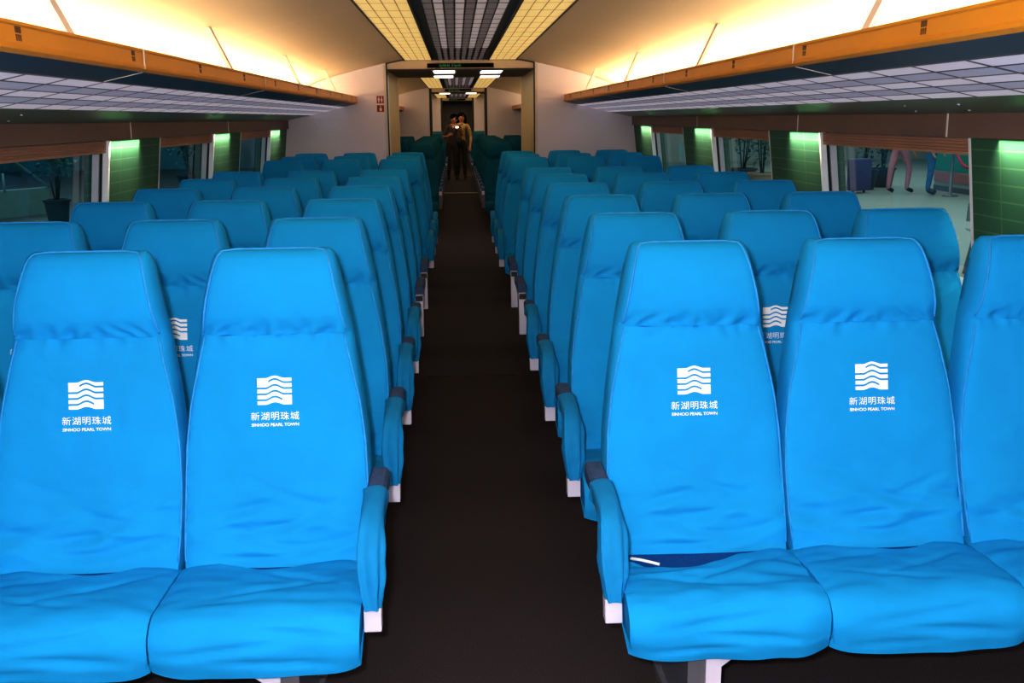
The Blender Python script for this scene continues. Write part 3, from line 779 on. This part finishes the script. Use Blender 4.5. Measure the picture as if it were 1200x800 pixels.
def hair_long(H):
    mb = MB(); mb.ball((H.x, H.y+.022, H.z+.030), .098, .108, .118, 14)
    for s in (-1, 1): mb.tube([(H.x+s*.075, H.y+.03, H.z+.05), (H.x+s*.095, H.y+.03, H.z-.06), (H.x+s*.098, H.y+.03, H.z-.17), (H.x+s*.085, H.y+.02, H.z-.26)], [.04, .042, .036, .016], 8)
    mb.tube([(H.x, H.y+.07, H.z+.05), (H.x, H.y+.10, H.z-.10), (H.x, H.y+.10, H.z-.24)], [.07, .075, .04], 8)
    return mb.mesh('hair', HAIR, smooth=True)
def hair_short(H):
    mb = MB(); mb.ball((H.x, H.y+.022, H.z+.036), .098, .108, .108, 14)
    mb.tube([(H.x-.06, H.y-.06, H.z+.10), (H.x, H.y-.085, H.z+.105), (H.x+.06, H.y-.06, H.z+.10)], [.02, .028, .02], 8)
    return mb.mesh('hair', HAIR, smooth=True)
FNG = [('a', -.030, .060), ('b', -.010, .075), ('c', .010, .072), ('d', .030, .055)]
def skeleton(Hgt, lean=0., arms=None, stance=.10, stride=0.):
    k = Hgt/1.65; J = {}; E = []; R = {}
    def add(n, p, r, par=None):
        J[n] = tuple(v*k for v in p) if True else p
        R[n] = tuple(v*k for v in r) if isinstance(r, tuple) else r*k
        if par: E.append((par, n))
    add('pelvis', (0, 0, .90), (.150, .105))
    add('waist', (lean*.15, 0, 1.02), (.130, .095), 'pelvis'); add('chest', (lean*.5, 0, 1.20), (.155, .108), 'waist'); add('shoulders', (lean*.8, .01, 1.33), (.115, .085), 'chest')
    add('neck', (lean*.95, -.005, 1.405), .052, 'shoulders'); add('chin', (lean*1.05, -.018, 1.46), (.062, .068), 'neck'); add('head', (lean*1.15, -.015, 1.535), (.080, .098), 'chin'); add('crown', (lean*1.2, -.005, 1.605), (.068, .078), 'head')
    add('nose', (lean*1.13, -.118, 1.520), .013, 'head')
    for s, n in ((-1, 'l'), (1, 'r')):
        add('ear'+n, (lean*1.15+s*.088, -.005, 1.53), .016, 'head')
        sh = (lean*.8+s*.165, .01, 1.325); add('sh'+n, sh, .062, 'shoulders')
        el, wr, hd = arms[n]
        add('el'+n, el, .043, 'sh'+n); add('wr'+n, wr, .029, 'el'+n); add('pa'+n, hd, (.038, .022), 'wr'+n)
        d = (Vector(hd)-Vector(wr)).normalized(); side = d.cross(Vector((0, 1, 0)));
        side = side.normalized() if side.length > .1 else Vector((1, 0, 0))
        curl = Vector((0, -.018, -.012))
        for f, o, L in FNG:
            b = Vector(hd)+side*o*.9+d*.018; add('f'+f+n, tuple(b+d*L*.5), .0088, 'pa'+n); add('g'+f+n, tuple(b+d*L+curl), .0078, 'f'+f+n)
        tb = Vector(hd)-side*.045*s; add('th'+n, tuple(tb), .011, 'pa'+n); add('ti'+n, tuple(tb-side*.012*s+d*.03), .009, 'th'+n)
        add('hip'+n, (s*.085, 0, .86), .092, 'pelvis'); add('kn'+n, (s*stance, -.02+s*stride, .47), .062, 'hip'+n); add('an'+n, (s*(stance+.005), .02+s*stride, .085), .042, 'kn'+n)
        add('toe'+n, (s*(stance+.02), -.13+s*stride, .035), (.042, .032), 'an'+n)
    return J, E, R
def regions(top, legs, skin, shoe, sleeve=None):
    r = {}
    for n in ('waist', 'chest', 'shoulders'): r[n] = top
    for n in ('neck', 'chin', 'head', 'crown', 'nose'): r[n] = skin
    for s in 'lr':
        r['ear'+s] = skin; r['sh'+s] = top; r['el'+s] = top; r['wr'+s] = top if sleeve is None else sleeve
        for n in ('pa', 'th', 'ti')+tuple('f'+c for c in 'abcd')+tuple('g'+c for c in 'abcd'): r[n+s] = skin
        r['hip'+s] = legs; r['kn'+s] = legs; r['an'+s] = legs; r['toe'+s] = shoe
    return r
PY = 25.75
J, E, R = skeleton(1.62, .02, {'l': ((-.27, -.10, 1.12), (-.16, -.27, 1.20), (-.12, -.34, 1.24)), 'r': ((.26, .02, 1.06), (.235, -.13, .86), (.23, -.17, .79))}, .085)
human('woman', 'person with long black hair in beige plaid shirt, right one of the pair', J, E, R, regions(1, 2, 0, 3), [SKIN, PLAID, DARKTR, SHOE], (.06, PY+.14, 0), 0, hair_long)
J, E, R = skeleton(1.58, .06, {'l': ((-.215, -.06, 1.08), (-.12, -.24, 1.10), (-.05, -.29, 1.14)), 'r': ((.26, -.10, 1.12), (.19, -.30, 1.26), (.15, -.36, 1.31))}, .085)
human('man', 'person with short black hair in dark jacket holding a lit camera', J, E, R, regions(1, 2, 0, 3, 4), [SKIN, JACKET, DARKTR, SHOE, ORANGE], (-.165, PY-.14, 0), 0.05, hair_short)
t = empty('compact_camera', (-.03, PY-.535, 1.275)); tag(t, 'small camera with glowing screen held between the two people', 'camera')
link('camera_body', MB().box(-.048,.048,-.012,.012,-.03,.03).mesh('camera_body', M['grey_metal'], bevel=.004), t)
link('screen', MB().box(-.034,.034,-.0145,-.011,-.022,.022).mesh('camera_screen', M['lamp_white']), t)
SHB = mat('dark_bag', (.010, .014, .014), .7, var=.1)
bg = MB(); bg.ball((0, 0, 0), .125, .055, .10, 14)
t = empty('shoulder_bag', (.0, PY-.13, .93)); tag(t, 'black shoulder bag hanging in front of the pair in the aisle', 'bag')
link('pouch', bg.mesh('pouch', SHB, smooth=True), t)
link('strap', MB().tube([(-.10, 0, .05), (-.07, .0, .18), (.02, .02, .36), (.10, .10, .42)], .010, 6).mesh('bag_strap', SHB, smooth=True), t)

# ------------------------------------------------------------------ outside: platforms on both sides
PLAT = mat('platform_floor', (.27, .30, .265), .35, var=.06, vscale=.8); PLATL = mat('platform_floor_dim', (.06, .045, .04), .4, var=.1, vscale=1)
TEAL = mat('teal_hall_wall', (.03, .17, .20), .5, var=.15, vscale=.7); PALEW = mat('pale_parapet', (.20, .28, .24), .6, var=.08)
WALLR = mat('platform_far_wall', (.30, .36, .34), .5, var=.15, vscale=.6); STG = mat('stripe_green', (.02, .26, .20), .5, var=.05); STP = mat('stripe_pink', (.45, .16, .15), .5, var=.05)
STEEL = mat('bench_steel', (.55, .60, .62), .25, metal=.6, var=.05); ROPE = mat('red_rope', (.40, .02, .05), .7, var=.1); LEAF = mat('leaf', (.04, .10, .035), .6, var=.4, vscale=9)
POT = mat('dark_pot', (.03, .035, .045), .5, var=.1); POTB = mat('tan_pot', (.32, .22, .15), .6, var=.1); STEMM = mat('dark_stem', (.03, .035, .02), .7, var=.2)
TJ = mat('teal_jacket', (.02, .20, .24), .8, var=.15, vscale=14); PT = mat('pink_trousers', (.52, .20, .24), .8, var=.1, vscale=12); BJ = mat('blue_clothes', (.03, .13, .28), .8, var=.15, vscale=14)
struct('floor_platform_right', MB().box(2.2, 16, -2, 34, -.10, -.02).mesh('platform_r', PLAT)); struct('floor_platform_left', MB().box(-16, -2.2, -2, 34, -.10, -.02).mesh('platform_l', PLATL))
struct('wall_platform_left', MB().box(-16.2, -16, -2, 34, -.1, 5).mesh('hall_l', TEAL)); struct('wall_platform_left_2', MB().box(-16, -2.2, 34, 34.2, -.1, 5).mesh('hall_l2', TEAL))
struct('wall_platform_right', MB().box(16, 16.2, -2, 34, -.1, 5).mesh('hall_r', WALLR)); struct('wall_platform_right_2', MB().box(2.2, 16, 34, 34.2, -.1, 5).mesh('hall_r2', WALLR))
struct('ceiling_platform_right', MB().box(2.2, 16, -2, 34, 4.9, 5).mesh('hall_rc', WALLR)); struct('ceiling_platform_left', MB().box(-16, -2.2, -2, 34, 4.9, 5).mesh('hall_lc', TEAL))
def ground(x, y): return Vector((x, y, -.02))
# left hall: parapet, handrail, potted plant
a = ground(-7.84, 16.13); b = ground(-6.95, 17.85)
d = (b-a).normalized(); n = Vector((-d.y, d.x, 0))*.15
pw = MB(); vs = [a, b, b+n, a+n]; pw.add([(p.x, p.y, z) for z in (-.02, .42) for p in vs], [(0,1,2,3),(4,7,6,5),(0,4,5,1),(1,5,6,2),(2,6,7,3),(3,7,4,0)])
tag(link('parapet', pw.mesh('parapet', PALEW)), 'pale low parapet outside the left window', 'parapet')
hr = MB(); h1 = b+Vector((0, 0, .45)); h0 = a+Vector((0, 0, 1.02)); hr.tube([h0, (h0+h1)/2+Vector((0, 0, .40)), h1], .022, 8)
for q in (.1, .55, .98): p = a.lerp(b, q); hr.tube([(p.x, p.y, .4), (p.x, p.y, .4+.55*(1-q)+.05)], .018, 8)
tag(link('handrail', hr.mesh('handrail', PALEW, smooth=True)), 'thin sloping handrail above the parapet outside the left window', 'handrail')
def plant(loc, potr, poth, h, nleaf, spread, potm, label, grp=None, bare=False, seed=1):
    rnd = random.Random(seed); t = empty('potted_plant', loc); tag(t, label, 'plant', grp)
    mb = MB().lathe([(0, 0), (potr*.72, 0), (potr*.95, poth*.9), (potr*1.05, poth*.9), (potr*1.05, poth), (potr*.9, poth), (potr*.88, poth*.9), (0, poth*.88)], n=18); link('pot', mb.mesh('pot', potm, smooth=True, angle=.6), t)
    st = MB(); tips = []
    for i in range(6):
        a = rnd.uniform(0, 2*PI); r = spread*rnd.uniform(.15, .7); z = poth+h*rnd.uniform(.6, 1)
        tip = (r*math.cos(a), r*math.sin(a), z); tips.append(tip); st.tube([(r*.1*math.cos(a), r*.1*math.sin(a), poth*.85), (tip[0]*.45, tip[1]*.45, poth+h*.4), tip], [.014, .010, .005], 6)
    link('stem', st.mesh('stem', STEMM, smooth=True), t)
    lf = MB()
    for i in range(nleaf):
        tp = rnd.choice(tips); q = rnd.uniform(.25 if not bare else .75, 1.05)
        c = Vector((tp[0]*q, tp[1]*q, poth+(tp[2]-poth)*q))+Vector((rnd.gauss(0, spread*.22), rnd.gauss(0, spread*.22), rnd.gauss(0, h*.07)))
        dr = Vector((rnd.gauss(0, 1), rnd.gauss(0, 1), rnd.gauss(-.1, .5))).normalized(); sd = dr.cross(Vector((0, 0, 1))).normalized(); L = rnd.uniform(.09, .17); W = L*.28
        up = Vector((0, 0, L*.1))
        lf.add([c, c+dr*L*.45+sd*W+up, c+dr*L, c+dr*L*.45-sd*W+up], [(0,1,2,3)])
    link('foliage', lf.mesh('foliage', LEAF, fix=False), t)
g = ground(-6.08, 15.85); plant(tuple(g), .19, .38, .75, 90, .30, POT, 'thin stemmed plant in dark pot outside the left window', bare=True, seed=3)
g = ground(-5.74, 22.5); plant(tuple(g), .30, .40, 1.3, 220, .6, POT, 'dark bushy plant outside the middle left window', seed=5)
# right hall
for i, (u, v, h) in enumerate(((6.04, 21.84, 1.35), (5.94, 20.06, 1.2))):
    g = ground(u, v); plant(tuple(g), .30, .40, h+.5, 380, .55, POTB if i == 1 else POT, ['tall leafy plant in dark pot outside the middle right window', 'leafy plant in tan pot outside the middle right window', 'leafy plant hard against the window post outside the middle right window'][i], 'plants on the right platform', seed=11+i)
for i, (u, v, h) in enumerate(((8.19, 20.57, 1.3), (8.83, 21.22, 1.15))):
    g = ground(u, v); plant(tuple(g), .26, .40, h+.4, 260, .42, POT, ['leafy potted plant by the near right window edge', 'leafy potted plant left of the person in pink trousers'][i], 'plants on the right platform', seed=21+i)
# striped hoarding
a = ground(9.51, 20.29); b = ground(9.44, 17.08); d = (b-a).normalized(); n = Vector((-d.y, d.x, 0))*.2
def slab(z0, z1, e, m):
    mb = MB(); vs = [a-n*e, b-n*e, b+n, a+n]; mb.add([(p.x, p.y, z) for z in (z0, z1) for p in vs], [(0,3,2,1),(4,5,6,7),(0,1,5,4),(1,2,6,5),(2,3,7,6),(3,0,4,7)]); return mb.mesh('hoarding_band', m)
t = empty('hoarding', (0, 0, 0)); tag(t, 'long white barrier with green and pink bands outside the right window', 'barrier')
link('panel', slab(-.02, 1.9, 0, WALLR), t); link('pink_band', slab(.16, .34, .05, STP), t)['label'] = 'pink band'; link('green_band', slab(.38, .70, .05, STG), t)['label'] = 'green band'
link('kick_plate', slab(-.02, .08, .06, M['grey_metal']), t)
# rope barrier
pa = ground(9.0, 18.54); pb = ground(8.98, 17.35)
t = empty('rope_barrier', tuple(pa)); tag(t, 'sagging red rope between posts outside the right window', 'rope barrier')
for p in (pa, pb):
    q = p-pa; link('post', MB().lathe([(0, 0), (.14, 0), (.14, .02), (.03, .03), (.025, .92), (.04, .94), (.0, .97)], tuple(q), 12).mesh('post', M['grey_metal'], smooth=True), t)
q = pb-pa; link('rope', MB().tube([Vector((0, 0, .9)).lerp(q+Vector((0, 0, .9)), i/12)-Vector((0, 0, .35*math.sin(PI*i/12))) for i in range(13)], .028, 8).mesh('rope', ROPE, smooth=True), t)
# people on the platform
arms = {'l': ((-.27, 0, 1.07), (-.26, -.09, .84), (-.255, -.12, .76)), 'r': ((.27, 0, 1.07), (.26, -.09, .84), (.255, -.12, .76))}
J, E, R = skeleton(1.66, 0, arms, .09, .14); g = ground(8.45, 19.54)
human('traveller', 'person in teal jacket and pink trousers walking outside the right window', J, E, R, regions(1, 2, 0, 3), [SKIN, TJ, PT, SHOE], tuple(g), 1.9, hair_long)
J, E, R = skeleton(1.72, 0, arms, .10, .03); g = ground(8.81, 19.01)
human('traveller', 'person in blue clothes standing by the red rope outside the right window', J, E, R, regions(1, 2, 0, 3), [SKIN, BJ, BJ, SHOE], tuple(g), .8, hair_short)
# suitcases beside them
SUIT = mat('purple_suitcase', (.06, .05, .14), .5, var=.1)
for i, (u, v) in enumerate(((7.73, 19.69),)):
    g = ground(u, v); t = empty('suitcase', tuple(g), .5+i); tag(t, ['dark purple suitcase by the left edge of the near right window', 'dark purple suitcase beside the person in pink trousers'][i], 'suitcase', 'suitcases on the right platform')
    link('shell', MB().box(-.22,.22,-.12,.12,.05,.66).mesh('shell', SUIT, bevel=.03), t)
    link('handle', MB().tube([(-.10, 0, .64), (-.10, 0, .95), (.10, 0, .95), (.10, 0, .64)], .012, 8).mesh('case_handle', M['grey_metal'], smooth=True), t)
    for sx in (-.16, .16): link('wheel', MB().ball((sx, 0, .03), .03, .02, .03, 10).mesh('wheel', M['black'], smooth=True), t)
# metal bench
g = ground(4.8, 9.21); t = empty('metal_bench', tuple(g), -.25); tag(t, 'silver metal bench on the platform outside the near right window', 'bench')
mb = MB()
for y in [(-.20+.05*i) for i in range(9)]: mb.box(-.12, 1.8, y, y+.035, .42, .435)
link('seat', mb.mesh('bench_seat', STEEL), t)
mb = MB()
for z in [(.52+.055*i) for i in range(7)]: mb.box(-.02, 1.8, .24+(z-.5)*.25, .255+(z-.5)*.25, z, z+.035)
link('backrest', mb.mesh('bench_back', STEEL), t)
for x in (-.10, .80, 1.75):
    link('armrest', MB().tube([(x, .25, .50), (x, .22, .66), (x, -.20, .66), (x, -.22, .44)], .018, 8).mesh('bench_arm', STEEL, smooth=True), t)
    link('leg', MB().tube([(x, -.22, 0), (x, -.05, .41), (x, .25, 0)], .018, 8).mesh('bench_leg', STEEL, smooth=True), t)

# ------------------------------------------------------------------ lights
def area(name, loc, rot, sx, sy, e, col, spread=None):
    l = bpy.data.lights.new(name, 'AREA'); l.shape = 'RECTANGLE'; l.size = sx; l.size_y = sy; l.energy = e; l.color = col
    if spread: l.spread = spread
    o = bpy.data.objects.new(name, l); C.objects.link(o); o.location = loc; o.rotation_euler = rot; return o
WARM = (1., .76, .40)
for s in (-1, 1):
    area('cove_light', (s*1.52, (YE-1)/2, 1.62), (PI, 0, 0), .10, 11.6, 118, WARM)
    area('cove_light_second', (s*1.50, (YP+Y2)/2, 1.66), (PI, 0, 0), .10, Y2-YP-.3, 34, WARM)
    area('cove_light_third', (s*1.50, (Y2P+Y3)/2, 1.66), (PI, 0, 0), .10, Y3-Y2P-.3, 24, WARM)
    for a, b in PIL[s][1:]:
        area('pillar_light', (s*1.800, a+(.27 if a > 4 else .50)*(b-a), 1.386), (0, -s*.30, 0), .03, (b-a)*.55, 2.6, (1., .88, .58), 1.9)
area('passage_lamp_glow', (0, 12.1, 1.95), (0, 0, 0), 1.0, 1.6, 7, (1., .88, .66))
for s in (-1, 1):
    area('panel_light', (s*.43, 5.0, 2.06), (0, 0, 0), .26, 11., 3, (1., .80, .52))
area('panel_light_second', (0, (YP+Y2)/2, 2.05), (0, 0, 0), .9, Y2-YP-.4, 17, (1., .78, .48))
area('panel_light_third', (0, (Y2P+Y3)/2, 2.05), (0, 0, 0), .9, Y3-Y2P-.4, 34, (1., .78, .48))
area('panel_light_fourth', (0, (Y3P+Y4)/2, 2.0), (0, 0, 0), .9, 4., 14, (1., .80, .52))
area('platform_light_right', (8.5, 15, 4.8), (0, 0, 0), 10, 28, 1700, (.85, 1., .97))
area('platform_light_left', (-8.5, 15, 4.8), (0, 0, 0), 10, 28, 1300, (.6, .95, 1.))
fl = bpy.data.lights.new('camera_flash', 'POINT'); fl.energy = 245; fl.shadow_soft_size = .03; fl.color = (.96, .97, 1.)
fo = bpy.data.objects.new('camera_flash', fl); C.objects.link(fo); fo.location = (-.13, .02, 1.545)
w = bpy.data.worlds.new('World'); sc.world = w; w.use_nodes = True
w.node_tree.nodes['Background'].inputs[0].default_value = (.5, .6, .65, 1); w.node_tree.nodes['Background'].inputs[1].default_value = .05

# ------------------------------------------------------------------ camera
cam = bpy.data.cameras.new('Camera'); co = bpy.data.objects.new('Camera', cam); C.objects.link(co)
cam.sensor_width = 36; cam.lens = 36.0; cam.clip_start = .02; cam.clip_end = 200
R3 = Matrix.Rotation(-.0517, 4, 'Z') @ Matrix.Rotation(PI/2-.215, 4, 'X') @ Matrix.Rotation(-.0111, 4, 'Z')
co.matrix_world = Matrix.Translation((-.066, 0, 1.4815)) @ R3
sc.camera = co
sc.view_settings.view_transform = 'Standard'; sc.view_settings.look = 'None'; sc.view_settings.exposure = .15; sc.view_settings.gamma = .82
